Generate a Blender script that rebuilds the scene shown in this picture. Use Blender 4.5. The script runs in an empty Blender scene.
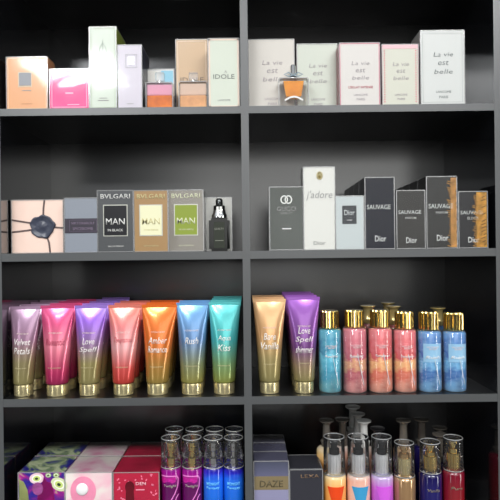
import bpy, bmesh, math, random
from mathutils import Vector, Matrix

C = bpy.context.scene.collection
S = bpy.context.scene
random.seed(7)

# ------------------------------------------------------------ camera
EYE = 1.40          # camera height; shelf front plane is y = 0
DIST = 1.10
FPX = 550.0         # focal length in pixels of the 500 px frame
ROLL = math.radians(0.66)
SHX, SHY = 0.006, 0.010
cam_d = bpy.data.cameras.new('camera')
cam = bpy.data.objects.new('camera', cam_d); C.objects.link(cam)
cam_d.sensor_width = 36; cam_d.lens = 36 * FPX / 500
cam_d.shift_x = SHX; cam_d.shift_y = SHY; cam_d.clip_start = 0.02
r_ = Vector((math.cos(ROLL), 0, -math.sin(ROLL))); u_ = Vector((math.sin(ROLL), 0, math.cos(ROLL))); b_ = Vector((0, -1, 0))
cam.matrix_world = Matrix(((r_.x, u_.x, b_.x, 0), (r_.y, u_.y, b_.y, -DIST), (r_.z, u_.z, b_.z, EYE), (0, 0, 0, 1)))
S.camera = cam

def W(px, py, Y=0.0):
    """where the ray through picture point (px, py) meets the vertical plane y = Y"""
    dx = (px - 250) / FPX + SHX * 500 / FPX
    dy = (250 - py) / FPX + SHY * 500 / FPX
    d = r_ * dx + u_ * dy + Vector((0, 1, 0))
    t = DIST + Y
    return Vector((d.x * t, Y, EYE + d.z * t))

# ------------------------------------------------------------ world, lights, exposure
S.view_settings.view_transform = 'Standard'; S.view_settings.look = 'None'
S.view_settings.gamma = 1; S.view_settings.use_curve_mapping = False
S.view_settings.exposure = 0.0
w = bpy.data.worlds.new('room_light'); S.world = w; w.use_nodes = True
nt = w.node_tree; nt.nodes.clear()
tc = nt.nodes.new('ShaderNodeTexCoord'); sp = nt.nodes.new('ShaderNodeSeparateXYZ')
mr = nt.nodes.new('ShaderNodeMapRange'); mr.inputs[1].default_value = -0.04; mr.inputs[2].default_value = 0.35
cr = nt.nodes.new('ShaderNodeValToRGB')
cr.color_ramp.elements[0].color = (0.03, 0.03, 0.032, 1); cr.color_ramp.elements[1].color = (0.85, 0.9, 0.93, 1)
bg = nt.nodes.new('ShaderNodeBackground'); ow = nt.nodes.new('ShaderNodeOutputWorld')
nt.links.new(tc.outputs['Generated'], sp.inputs[0]); nt.links.new(sp.outputs['Z'], mr.inputs[0])
nt.links.new(mr.outputs[0], cr.inputs[0]); nt.links.new(cr.outputs[0], bg.inputs[0]); nt.links.new(bg.outputs[0], ow.inputs[0])
bg.inputs[1].default_value = 0.6

def area(name, loc, target, sx, sy, radiance, col=(1, 1, 1)):
    l = bpy.data.lights.new(name, 'AREA'); l.shape = 'RECTANGLE'; l.size = sx; l.size_y = sy
    l.energy = radiance * math.pi * sx * sy; l.color = col
    o = bpy.data.objects.new(name, l); C.objects.link(o); o.location = loc
    o.rotation_euler = (Vector(target) - Vector(loc)).to_track_quat('-Z', 'Y').to_euler()
    return o
area('ceiling_panel_light', (-1.32, -3.16, 2.85), (-1.32, -3.16, 0), 0.66, 0.66, 36, (0.95, 0.98, 1))   # the one glaring in the cartons
area('ceiling_panel_light', (0.9, -2.0, 2.85), (0.9, -2.0, 0), 1.2, 0.5, 30, (1, 1, 1))
area('ceiling_panel_light', (-0.9, -2.0, 2.85), (-0.9, -2.0, 0), 1.2, 0.5, 26, (1, 1, 1))
area('shop_window_light', (0.9, -5.0, 2.1), (0.9, 0, 2.1), 3.4, 1.3, 2.2, (1, 1, 0.97))
area('side_window_light', (2.8, -1.5, 1.25), (0, 0, 1.2), 0.26, 2.1, 13, (1, 0.98, 0.95))
area('side_window_light', (-2.4, -2.4, 1.2), (0, 0, 1.2), 0.3, 2.1, 4.5, (0.95, 0.98, 1))
area('front_stripe_light', (0.35, -3.2, 1.05), (0, 0, 1.2), 0.2, 1.4, 1.6, (1, 1, 1))  # added strip light with no known source, for stripe reflections on the caps

# ------------------------------------------------------------ materials
def lin(c):
    return tuple((v / 255 / 12.92) if v / 255 <= 0.04045 else ((v / 255 + 0.055) / 1.055) ** 2.4 for v in c)
MC = {}
def mat(col, rough=0.45, metal=0.0, coat=0.0, bump=0.0, bscale=40, var=0.0, vscale=30, trans=0.0, spec=0.5, bdist=0.002):
    key = (col, rough, metal, coat, bump, bscale, var, vscale, trans, spec, bdist)
    if key in MC: return MC[key]
    m = bpy.data.materials.new('surface'); m.use_nodes = True
    n = m.node_tree; p = n.nodes['Principled BSDF']; c = lin(col)
    p.inputs['Base Color'].default_value = (*c, 1); p.inputs['Roughness'].default_value = rough
    p.inputs['Metallic'].default_value = metal; p.inputs['Coat Weight'].default_value = coat
    p.inputs['Coat Roughness'].default_value = 0.06; p.inputs['Transmission Weight'].default_value = trans
    p.inputs['Specular IOR Level'].default_value = spec
    t = n.nodes.new('ShaderNodeTexCoord')
    if var:
        no = n.nodes.new('ShaderNodeTexNoise'); no.inputs['Scale'].default_value = vscale; no.inputs['Detail'].default_value = 4
        r = n.nodes.new('ShaderNodeValToRGB')
        r.color_ramp.elements[0].position = 0.3; r.color_ramp.elements[1].position = 0.7
        r.color_ramp.elements[0].color = (*[x * (1 - var) for x in c], 1); r.color_ramp.elements[1].color = (*[min(1, x * (1 + var)) for x in c], 1)
        n.links.new(t.outputs['Object'], no.inputs[0]); n.links.new(no.outputs[0], r.inputs[0]); n.links.new(r.outputs[0], p.inputs['Base Color'])
    if bump:
        no = n.nodes.new('ShaderNodeTexNoise'); no.inputs['Scale'].default_value = bscale; no.inputs['Detail'].default_value = 2
        b = n.nodes.new('ShaderNodeBump'); b.inputs['Strength'].default_value = bump; b.inputs['Distance'].default_value = bdist
        n.links.new(t.outputs['Object'], no.inputs[0]); n.links.new(no.outputs[0], b.inputs['Height'])
        n.links.new(b.outputs[0], p.inputs['Normal'])
        if coat: n.links.new(b.outputs[0], p.inputs['Coat Normal'])
    MC[key] = m; return m

def ramp_mat(stops, rough=0.3, metal=0.3, coat=0.3, noise=0.0, nscale=25, trans=0.0, bump=0.0):
    """colour that runs up the height of the thing, as printed on it"""
    key = (tuple(stops), rough, metal, coat, noise, nscale, trans, bump)
    if key in MC: return MC[key]
    m = bpy.data.materials.new('printed_gradient'); m.use_nodes = True; n = m.node_tree; p = n.nodes['Principled BSDF']
    p.inputs['Roughness'].default_value = rough; p.inputs['Metallic'].default_value = metal; p.inputs['Coat Weight'].default_value = coat
    p.inputs['Coat Roughness'].default_value = 0.08; p.inputs['Transmission Weight'].default_value = trans
    t = n.nodes.new('ShaderNodeTexCoord'); s = n.nodes.new('ShaderNodeSeparateXYZ'); r = n.nodes.new('ShaderNodeValToRGB')
    n.links.new(t.outputs['Generated'], s.inputs[0])
    src = s.outputs['Z']
    if noise:
        no = n.nodes.new('ShaderNodeTexNoise'); no.inputs['Scale'].default_value = nscale; no.inputs['Detail'].default_value = 3
        mp = n.nodes.new('ShaderNodeMapping'); mp.inputs['Scale'].default_value = (1, 1, 1.8)
        n.links.new(t.outputs['Object'], mp.inputs[0]); n.links.new(mp.outputs[0], no.inputs[0])
        a = n.nodes.new('ShaderNodeMath'); a.operation = 'SUBTRACT'; a.inputs[1].default_value = 0.5
        b = n.nodes.new('ShaderNodeMath'); b.operation = 'MULTIPLY_ADD'; b.inputs[1].default_value = noise
        n.links.new(no.outputs[0], a.inputs[0]); n.links.new(a.outputs[0], b.inputs[0]); n.links.new(src, b.inputs[2]); src = b.outputs[0]
    n.links.new(src, r.inputs[0]); n.links.new(r.outputs[0], p.inputs['Base Color'])
    e = r.color_ramp.elements
    while len(e) < len(stops): e.new(0.5)
    for i, (pos, col) in enumerate(stops):
        e[i].position = pos; e[i].color = (*lin(col), 1)
    if bump:
        no = n.nodes.new('ShaderNodeTexNoise'); no.inputs['Scale'].default_value = 22; no.inputs['Detail'].default_value = 1
        bb = n.nodes.new('ShaderNodeBump'); bb.inputs['Strength'].default_value = bump; bb.inputs['Distance'].default_value = 0.004
        n.links.new(t.outputs['Object'], no.inputs[0]); n.links.new(no.outputs[0], bb.inputs['Height'])
        n.links.new(bb.outputs[0], p.inputs['Normal']); n.links.new(bb.outputs[0], p.inputs['Coat Normal'])
    MC[key] = m; return m

def clear_mat(ior=1.45, haze=0.03, bump=0.0, bscale=30, rough=0.05, tint=(1, 1, 1), hazecol=(0.9, 0.9, 0.9)):
    m = bpy.data.materials.new('clear_film'); m.use_nodes = True; n = m.node_tree; n.nodes.clear()
    o = n.nodes.new('ShaderNodeOutputMaterial'); tr = n.nodes.new('ShaderNodeBsdfTransparent'); gl = n.nodes.new('ShaderNodeBsdfGlossy')
    di = n.nodes.new('ShaderNodeBsdfDiffuse'); fr = n.nodes.new('ShaderNodeFresnel'); m1 = n.nodes.new('ShaderNodeMixShader'); m2 = n.nodes.new('ShaderNodeMixShader')
    tr.inputs[0].default_value = (*tint, 1); gl.inputs['Roughness'].default_value = rough; fr.inputs[0].default_value = ior
    di.inputs[0].default_value = (*hazecol, 1); m1.inputs[0].default_value = haze
    n.links.new(tr.outputs[0], m1.inputs[1]); n.links.new(di.outputs[0], m1.inputs[2])
    n.links.new(fr.outputs[0], m2.inputs[0]); n.links.new(m1.outputs[0], m2.inputs[1]); n.links.new(gl.outputs[0], m2.inputs[2])
    n.links.new(m2.outputs[0], o.inputs[0])
    if bump:
        t = n.nodes.new('ShaderNodeTexCoord'); no = n.nodes.new('ShaderNodeTexNoise'); no.inputs['Scale'].default_value = bscale; no.inputs['Detail'].default_value = 1.5
        b = n.nodes.new('ShaderNodeBump'); b.inputs['Strength'].default_value = bump; b.inputs['Distance'].default_value = 0.002
        n.links.new(t.outputs['Object'], no.inputs[0]); n.links.new(no.outputs[0], b.inputs['Height'])
        n.links.new(b.outputs[0], gl.inputs['Normal']); n.links.new(b.outputs[0], fr.inputs['Normal'])
    return m
FILM = clear_mat(1.22, 0.008, 0.2, 16, 0.12)
FILM_EDGE = clear_mat(1.7, 0.22, 0, 30, 0.15)
CLEARCAP = clear_mat(1.4, 0.018, 0.15, 60, 0.05)
PUMP = mat((196, 176, 116), 0.2, 0.6, coat=0.6)
CLEARRIM = clear_mat(1.6, 0.35, 0, 30, 0.08)
GLASS = clear_mat(1.5, 0.05, 0, 30, 0.02)
GOLD = mat((236, 208, 132), 0.16, 1.0); GOLD2 = mat((222, 208, 160), 0.24, 0.8); SILVER = mat((215, 215, 215), 0.12, 1.0)
BLACKPL = mat((22, 20, 22), 0.25); CHROME = mat((235, 235, 236), 0.12, 1.0)
WHITE_INK = mat((232, 232, 232), 0.4); GREY_INK = mat((150, 150, 148), 0.5)
MELAMINE = mat((17, 18, 21), 0.32, bump=0.2, bscale=260, spec=0.9, coat=0.0, bdist=0.0006)
BACK = mat((13, 14, 17), 0.26, bump=0.02, bscale=300, spec=1.0, bdist=0.0006, var=0.0)
BACK.node_tree.nodes['Principled BSDF'].inputs['IOR'].default_value = 1.62
GLOSSY = mat((17, 18, 21), 0.10, spec=1.0, coat=1.0)
EDGE = mat((72, 74, 75), 0.36, bump=0.05, bscale=300, spec=1.0, bdist=0.0005)

# ------------------------------------------------------------ mesh helpers
def link(name, me, m, parent=None, smooth=False):
    o = bpy.data.objects.new(name, me); C.objects.link(o)
    for x in (m if isinstance(m, (list, tuple)) else [m]): me.materials.append(x)
    if smooth:
        for p in me.polygons: p.use_smooth = True
    if parent: o.parent = parent
    return o
def build(name, bm, m, parent=None, smooth=False, sharp=None):
    bmesh.ops.recalc_face_normals(bm, faces=bm.faces)
    me = bpy.data.meshes.new(name); bm.to_mesh(me); bm.free()
    o = link(name, me, m, parent, smooth)
    if smooth and sharp: 
        try: me.set_sharp_from_angle(angle=math.radians(sharp))
        except Exception: pass
    return o
def bx(bm, x0, x1, y0, y1, z0, z1, bev=0.0, mi=None):
    v = [bm.verts.new((x, y, z)) for x in (x0, x1) for y in (y0, y1) for z in (z0, z1)]
    fs = [(0, 1, 3, 2), (4, 6, 7, 5), (0, 4, 5, 1), (2, 3, 7, 6), (0, 2, 6, 4), (1, 5, 7, 3)]   # left right front back bottom top
    F = [bm.faces.new([v[i] for i in f]) for f in fs]
    if mi:
        for f, i in zip(F, mi): f.material_index = i
    if bev:
        es = set(e for f in F for e in f.edges)
        bmesh.ops.bevel(bm, geom=list(es), offset=bev, segments=2, affect='EDGES')
def lathe(bm, prof, seg=32, cx=0, cy=0, cap_bottom=True, cap_top=True, flute=0.0):
    rings = []
    for k_, (r0_, z) in enumerate(prof):
        R_ = [r0_ * (1 - (flute if i % 4 in (0, 1) else 0)) for i in range(seg)]
        rings.append([bm.verts.new((cx + R_[i] * math.cos(2 * math.pi * i / seg), cy + R_[i] * math.sin(2 * math.pi * i / seg), z)) for i in range(seg)])
    for a, b in zip(rings, rings[1:]):
        for i in range(seg):
            bm.faces.new((a[i], a[(i + 1) % seg], b[(i + 1) % seg], b[i]))
    if cap_bottom: bm.faces.new(rings[0][::-1])
    if cap_top: bm.faces.new(rings[-1])
def disc(bm, pts, y, th=0.0006):
    """flat outline in x,z with real thickness, its face at y (towards the viewer)"""
    a = [bm.verts.new((x, y, z)) for x, z in pts]; b = [bm.verts.new((x, y + th, z)) for x, z in pts]
    bm.faces.new(a); bm.faces.new(b[::-1])
    n = len(pts)
    for i in range(n): bm.faces.new((a[i], a[(i + 1) % n], b[(i + 1) % n], b[i]))
def ell(cx, cz, rx, rz, n=20, rot=0, jit=0):
    out = []
    for i in range(n):
        t = 2 * math.pi * i / n; k = 1 + (random.uniform(-jit, jit) if jit else 0)
        x, z = rx * k * math.cos(t), rz * k * math.sin(t)
        out.append((cx + x * math.cos(rot) - z * math.sin(rot), cz + x * math.sin(rot) + z * math.cos(rot)))
    return out
def empty(name, label, cat, group=None, loc=(0, 0, 0), rz=0):
    o = bpy.data.objects.new(name, None); C.objects.link(o); o.empty_display_size = 0.02
    o.location = loc; o.rotation_euler = (0, 0, rz); o['label'] = label; o['category'] = cat
    if group: o['group'] = group
    return o
def dup(root, loc, label, group=None):
    r = root.copy(); C.objects.link(r); r.location = loc; r['label'] = label
    if group: r['group'] = group
    for ch in list(root.children):
        c = ch.copy(); C.objects.link(c); c.parent = r
        for g in list(ch.children):
            d = g.copy(); C.objects.link(d); d.parent = c
    return r
def text(name, s, cx, cz, width, m, parent, surf=lambda x, z: 0.0, height=None, shear=0.0, bold=0.0, lift=0.0004, line=0.85):
    """raised lettering centred on (cx, cz), laid on the surface y = surf(x, z)"""
    cu = bpy.data.curves.new(name, 'FONT'); cu.body = s; cu.align_x = 'CENTER'; cu.align_y = 'CENTER'
    cu.size = 1; cu.shear = shear; cu.offset = bold * 0.35; cu.space_line = line; cu.resolution_u = 2
    o = bpy.data.objects.new(name, cu); C.objects.link(o)
    me = bpy.data.meshes.new_from_object(o.evaluated_get(bpy.context.evaluated_depsgraph_get()))
    bpy.data.objects.remove(o); bpy.data.curves.remove(cu)
    xs = [v.co.x for v in me.vertices]; ys = [v.co.y for v in me.vertices]
    if not xs: return None
    mx, my = (min(xs) + max(xs)) / 2, (min(ys) + max(ys)) / 2
    k = width / (max(xs) - min(xs)); kz = k if height is None else height / (max(ys) - min(ys))
    bm = bmesh.new(); bm.from_mesh(me); bpy.data.meshes.remove(me)
    for v in bm.verts:
        x = cx + (v.co.x - mx) * k; z = cz + (v.co.y - my) * kz
        v.co = (x, surf(x, z) - lift, z)
    ret = bmesh.ops.extrude_face_region(bm, geom=bm.faces[:])
    for g in ret['geom']:
        if isinstance(g, bmesh.types.BMVert): g.co.y += lift * 0.9
    me2 = bpy.data.meshes.new(name); bm.to_mesh(me2); bm.free()
    return link(name, me2, m, parent)
def stroke(bm, pts, wd, surf=lambda x, z: 0.0, lift=0.0004, th=0.0004):
    """a drawn line as a thin raised ribbon"""
    L = []; n = len(pts)
    for i, (x, z) in enumerate(pts):
        a = pts[max(0, i - 1)]; b = pts[min(n - 1, i + 1)]
        dx, dz = b[0] - a[0], b[1] - a[1]; d = math.hypot(dx, dz) or 1; nx, nz = -dz / d * wd / 2, dx / d * wd / 2
        q = []
        for s in (1, -1):
            X, Z = x + s * nx, z + s * nz
            q.append(bm.verts.new((X, surf(X, Z) - lift - th, Z)))
        for s in (-1, 1):
            X, Z = x + s * nx, z + s * nz
            q.append(bm.verts.new((X, surf(X, Z) - lift * 0.2, Z)))
        L.append(q)
    for a, b in zip(L, L[1:]):
        for i in range(4): bm.faces.new((a[i], a[(i + 1) % 4], b[(i + 1) % 4], b[i]))
    bm.faces.new(L[0]); bm.faces.new(L[-1][::-1])

# ------------------------------------------------------------ the shelving unit
XL = W(1.5, 255).x; XD0 = W(242.6, 255).x; XD1 = W(250.2, 255).x; XR = W(496, 255).x
def zc(py): return W(246, py).z
SH = []
for t, b in ((106.0, 113.2), (251.0, 258.9), (396.6, 404.5)): SH.append((zc(t), zc(b)))
P = SH[1][0] - SH[0][0]
SH.append((SH[2][0] + P, SH[2][1] + P)); SH.insert(0, (SH[0][0] - P, SH[0][1] - P))   # 0 = above the frame, 4 = below it
DEP = 0.285
unit = empty('shelving_unit', 'black melamine shelving unit with grey-edged shelves in two bays, holding all the goods', 'shelf unit', None, ((XL + XR) / 2, 0, 0))
ux = unit.location.x
ZT = SH[0][0] + 0.02
def panel(name, x0, x1, y0, y1, z0, z1):
    bm = bmesh.new(); bx(bm, x0 - ux, x1 - ux, y0, y1, z0, z1, 0, (0, 0, 1, 0, 0, 0))
    return build(name, bm, [GLOSSY if 'shelf' not in name else MELAMINE, EDGE], unit)
panel('side_panel', XL - 0.018, XL, 0, DEP + 0.008, 0, ZT); panel('side_panel', XR, XR + 0.018, 0, DEP + 0.008, 0, ZT)
panel('divider_panel', XD0, XD1, 0, DEP, 0, ZT)
bm = bmesh.new(); bx(bm, XL - ux, XR - ux, DEP, DEP + 0.008, 0, ZT); build('back_panel', bm, BACK, unit)
for zt, zb in SH + [(0.45, 0.434), (0.08, 0.064)]:
    panel('shelf', XL, XD0, 0.0006, DEP, zb, zt); panel('shelf', XD1, XR, 0.0006, DEP, zb, zt)
# neighbouring room surfaces
def struct(name, x0, x1, y0, y1, z0, z1, m):
    bm = bmesh.new(); bx(bm, x0, x1, y0, y1, z0, z1); o = build(name, bm, m); o['kind'] = 'structure'; return o
struct('floor', -3, 3, -5.5, 0.5, -0.05, 0.0, mat((70, 68, 66), 0.4, var=0.06, vscale=3))
struct('wall_back', -3, 3, 0.30, 0.36, 0.0, 3.0, mat((150, 150, 148), 0.7, var=0.04, vscale=5))

# ------------------------------------------------------------ cartons
def place(px0, px1, ytop, row, Y):
    """size and base position of a thing whose front plane is at depth Y on shelf `row`"""
    zs = SH[row][0]; xm = (px0 + px1) / 2
    base = 255 + (EYE - zs) * 500 / ((DIST + Y) / DIST)
    ym = (min(base, 545) + ytop) / 2
    x0 = W(px0, ym, Y).x; x1 = W(px1, ym, Y).x; top = W(xm, ytop, Y).z
    return (x0 + x1) / 2, x1 - x0, top - zs, zs
class Box:
    def __init__(s, name, label, cat, group, px0, px1, ytop, row, depth, front, side=None, top=None, Y=0.012, film=True, rz=0, bev=0.0008, partname='carton'):
        x, s.w, s.h, z = place(px0, px1, ytop, row, Y)
        s.d = depth; s.Y = Y
        s.root = empty(name, label, cat, group, (x, Y, z + 0.0002), rz)
        bm = bmesh.new(); bx(bm, -s.w / 2, s.w / 2, 0, depth, 0, s.h, 0, (1, 1, 0, 1, 1, 2))
        es = list(bm.edges); bmesh.ops.bevel(bm, geom=es, offset=bev, segments=2, affect='EDGES')
        build(partname, bm, [front, side or front, top or side or front], s.root)
        if film:
            bm = bmesh.new(); e = 0.0007
            bx(bm, -s.w / 2 - e, s.w / 2 + e, -e, depth + e, 0.0001, s.h + e, 0.0006)
            f = build('cellophane_wrap', bm, FILM, s.root)
            # film strips along the front edges, whitened to stand for edge highlights
            bm = bmesh.new(); q = 0.0011
            for a, b, c, d in ((-s.w / 2 - e, -s.w / 2 + q, 0, s.h), (s.w / 2 - q, s.w / 2 + e, 0, s.h), (-s.w / 2, s.w / 2, s.h - q, s.h + e), (-s.w / 2, s.w / 2, 0.0005, q + 0.001)):
                bx(bm, a, b, -e * 1.5, -e * 1.1, c, d)
            build('film_edge_highlight', bm, FILM_EDGE, f)
    def X(s, u): return (u - 0.5) * s.w
    def Z(s, v): return v * s.h
    def rect(s, u0, v0, u1, v1, m, name='printed_panel', lift=0.0005):
        bm = bmesh.new(); bx(bm, s.X(u0), s.X(u1), -lift, 0.0002, s.Z(v0), s.Z(v1)); return build(name, bm, m, s.root)
    def frame(s, u0, v0, u1, v1, t, m, name='border_line', lift=0.0004):
        bm = bmesh.new(); a, b, c, d = s.X(u0), s.X(u1), s.Z(v0), s.Z(v1)
        for q in ((a, b, c, c + t), (a, b, d - t, d), (a, a + t, c, d), (b - t, b, c, d)): bx(bm, q[0], q[1], -lift, 0.0002, q[2], q[3])
        return build(name, bm, m, s.root)
    def txt(s, t, u, v, wu, m, name='lettering', h=None, shear=0, bold=0.0, line=0.85, lift=0.0005):
        return text(name, t, s.X(u), s.Z(v), wu * s.w, m, s.root, height=None if h is None else h * s.h, shear=shear, bold=bold, line=line, lift=lift)

coatp = dict(coat=0.8, bump=0.13, bscale=14, bdist=0.003)
# ---- top shelf, left bay
g1 = 'boxed perfumes on the top shelf'
B = Box('perfume_box', 'orange-tan carton with a small silver square on the front', 'box', g1, 6.5, 47.5, 57, 1, 0.045, mat((226, 168, 118), 0.35, **coatp))
B.rect(0.28, 0.43, 0.62, 0.72, mat((214, 190, 160), 0.4), 'label_frame', 0.0004); B.rect(0.31, 0.46, 0.6, 0.7, mat((140, 142, 148), 0.35), 'silver_label', 0.0009)
B.rect(0.38, 0.36, 0.6, 0.372, GREY_INK, 'printed_line'); B.rect(0.36, 0.11, 0.62, 0.122, mat((190, 130, 80)), 'printed_line')
B.frame(0.03, 0.02, 0.97, 0.98, 0.0012, mat((240, 210, 180), 0.4))
B = Box('perfume_box', 'low hot pink carton between the orange-tan carton and the tall pale green one', 'box', g1, 49.5, 89, 69, 1, 0.05, mat((240, 45, 135), 0.35, coat=0.8, bump=0.4, bscale=12, bdist=0.004))
B.frame(0.05, 0.05, 0.95, 0.95, 0.0016, mat((252, 170, 205), 0.4)); B.rect(0.4, 0.385, 0.6, 0.42, mat((250, 190, 215)), 'printed_line'); B.rect(0.45, 0.11, 0.75, 0.13, mat((250, 190, 215)), 'printed_line')
B = Box('perfume_box', 'tallest carton of the top left shelf, pale green front with olive green side', 'box', g1, 89.5, 116.5, 27, 1, 0.09, mat((203, 212, 198), 0.35, **coatp), mat((168, 188, 76), 0.35, **coatp), mat((203, 212, 198), 0.35))
B.frame(0.06, 0.02, 0.94, 0.98, 0.001, mat((175, 188, 165), 0.4)); B.rect(0.3, 0.1, 0.7, 0.11, GREY_INK, 'printed_line'); B.rect(0.36, 0.13, 0.64, 0.138, GREY_INK, 'printed_line')
bm = bmesh.new()
for q in ([(-0.008, 0), (-0.006, 0.014), (0, 0.024)], [(0.008, 0), (0.006, 0.014), (0, 0.024)], [(0, 0), (0, 0.03)]): stroke(bm, [(B.X(0.5) + a, B.Z(0.66) + b) for a, b in q], 0.0012)
build('embossed_emblem', bm, mat((160, 172, 160), 0.4), B.root)
B = Box('perfume_box', 'silver-lilac carton with a small embossed grey square, right of the pale green carton', 'box', g1, 118, 142, 45, 1, 0.088, mat((206, 200, 210), 0.35, **coatp), mat((52, 56, 78), 0.3, **coatp), mat((180, 178, 190), 0.3))
B.frame(0.32, 0.64, 0.8, 0.85, 0.001, mat((165, 165, 172), 0.4)); B.rect(0.42, 0.68, 0.7, 0.82, mat((160, 160, 168), 0.25, 0.5), 'silver_emblem', 0.0008); B.rect(0.36, 0.075, 0.64, 0.083, GREY_INK, 'printed_line')
B = Box('perfume_box', 'low white and sky blue carton standing behind the orange and pink perfume bottle', 'box', g1, 144.5, 174.5, 69, 1, 0.05, mat((228, 228, 226), 0.35, **coatp), Y=0.075)
B.rect(0.04, 0.62, 0.48, 0.96, mat((240, 238, 232), 0.4)); B.rect(0.56, 0.62, 0.96, 0.96, mat((140, 196, 216), 0.35), 'blue_panel')
B = Box('perfume_box', 'tall tan carton behind the clear peach perfume bottle', 'box', g1, 176, 208, 39.5, 1, 0.045, mat((206, 176, 140), 0.35, **coatp), Y=0.07)
B.frame(0.05, 0.02, 0.95, 0.98, 0.0014, mat((228, 208, 184), 0.4)); B.txt('IDOLE', 0.5, 0.47, 0.72, mat((120, 100, 85)), h=0.06)
B = Box('perfume_box', 'tall pale green carton with IDOLE lettering beside the central divider', 'box', g1, 208.3, 239.4, 38.5, 1, 0.05, mat((208, 214, 200), 0.4, **coatp), mat((222, 200, 185), 0.4))
B.frame(0.0, 0.0, 1.0, 1.0, 0.0042, mat((226, 208, 192), 0.4), 'cream_border'); B.txt('IDOLE', 0.5, 0.45, 0.68, mat((105, 112, 105)), h=0.065); B.txt('^', 0.56, 0.52, 0.08, GREY_INK); B.txt('LANCOME', 0.5, 0.11, 0.4, GREY_INK)

# ---- glass perfume bottles
def glass_bottle(name, label, group, px0, px1, ytop, ybody, yliq, row, liq, capm, Y, pinktop=None, style='square'):
    x, w_, h, z = place(px0, px1, ytop, row, Y - 0.014)
    root = empty(name, label, 'perfume bottle', group, (x, Y, z + 0.0002))
    hb = W((px0 + px1) / 2, ybody, Y - 0.014).z - z; hl = W((px0 + px1) / 2, yliq, Y - 0.014).z - z; D = 0.028
    bm = bmesh.new(); bx(bm, -w_ / 2, w_ / 2, -D / 2, D / 2, 0, hb, 0.003); build('glass_body', bm, GLASS, root, True, 40)
    bm = bmesh.new(); e = 0.0016; hx = w_ / 2
    for a, b, c, d in ((-hx, -hx + e, 0.002, hb - 0.002), (hx - e, hx, 0.002, hb - 0.002), (-hx + 0.002, hx - 0.002, hb - e, hb + 0.0002), (-hx + 0.002, hx - 0.002, 0.0003, e)):
        bx(bm, a, b, -D / 2 - 0.0003, -D / 2 + 0.001, c, d)
    build('glass_edge', bm, CLEARRIM, root)
    if style == 'square':
        bm = bmesh.new(); bx(bm, -w_ / 2 + 0.0022, w_ / 2 - 0.0022, -D / 2 + 0.0022, D / 2 - 0.0022, 0.003, hl, 0.0015)
        build('liquid', bm, liq, root)
        if pinktop:
            bm = bmesh.new(); bx(bm, -w_ / 2 + 0.0022, w_ / 2 - 0.0022, -D / 2 + 0.003, D / 2 - 0.003, hl + 0.0003, hb - 0.004, 0.001)
            build('tinted_glass', bm, pinktop, root)
    else:
        bm = bmesh.new(); a = w_ * 0.34; b = w_ * 0.25
        v = [bm.verts.new(p) for p in [(-b, -D / 2 + 0.003, h * 0.26), (b, -D / 2 + 0.003, h * 0.26), (b, D / 2 - 0.003, h * 0.26), (-b, D / 2 - 0.003, h * 0.26),
                                       (-a, -D / 2 + 0.003, hl), (a, -D / 2 + 0.003, hl), (a, D / 2 - 0.003, hl), (-a, D / 2 - 0.003, hl)]]
        for f in ((0, 3, 2, 1), (4, 5, 6, 7), (0, 1, 5, 4), (1, 2, 6, 5), (2, 3, 7, 6), (3, 0, 4, 7)): bm.faces.new([v[i] for i in f])
        build('liquid', bm, liq, root)
        bm = bmesh.new(); stroke(bm, [(-w_ * 0.3 + w_ * 0.6 * i / 10, h * 0.16 + h * 0.08 * math.sin(math.pi * i / 10)) for i in range(11)], 0.0035, lambda x, z: -D / 2)
        build('engraved_smile', bm, mat((225, 225, 222), 0.3), root)
    bm = bmesh.new(); bx(bm, -w_ / 2 + 0.003, w_ / 2 - 0.003, -D / 2 + 0.001, D / 2 - 0.001, 0.0004, 0.0035, 0.001)
    build('thick_base', bm, mat((225, 220, 205), 0.1, 0.2), root)
    bm = bmesh.new(); lathe(bm, [(0.0062, hb - 0.001), (0.0062, hb + 0.004), (0.005, hb + 0.0045)], 20); build('neck_collar', bm, SILVER, root, True, 40)
    if style == 'square':
        bm = bmesh.new(); bx(bm, -w_ * 0.16, w_ * 0.16, -0.007, 0.007, hb + 0.0046, h, 0.001); build('cap', bm, capm, root)
    else:
        bm = bmesh.new(); lathe(bm, [(0.008, hb + 0.0046), (0.008, hb + 0.009), (0.006, hb + 0.012), (0.006, h - 0.002), (0.0045, h)], 20); build('cap', bm, capm, root, True, 40)
        bm = bmesh.new(); 
        for s_ in (-1, 1):
            stroke(bm, [(0, hb + 0.006), (s_ * 0.010, hb + 0.012), (s_ * 0.019, hb + 0.008), (s_ * 0.010, hb + 0.004), (0, hb + 0.006)], 0.0022, lambda x, z: -0.008)
        build('organza_bow', bm, mat((130, 150, 160), 0.5), root)
    return root
orange_liq = mat((250, 130, 24), 0.12, coat=0.6, var=0.3, vscale=60); peach_liq = mat((244, 184, 130), 0.12, coat=0.6, var=0.2, vscale=60)
glass_bottle('perfume_bottle', 'square glass bottle with orange liquid and pink shoulders before the sky blue carton', 'tester bottles standing before their cartons', 145.5, 173, 71, 82, 95, 1, orange_liq, clear_mat(1.5, 0.3), 0.035, mat((240, 175, 200), 0.15, coat=0.5))
glass_bottle('perfume_bottle', 'square clear glass bottle with pale peach liquid in front of the tall tan carton', 'tester bottles standing before their cartons', 178.5, 207.5, 71, 81, 95, 1, peach_liq, clear_mat(1.5, 0.25), 0.035, mat((232, 205, 185), 0.15, coat=0.5))

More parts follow.
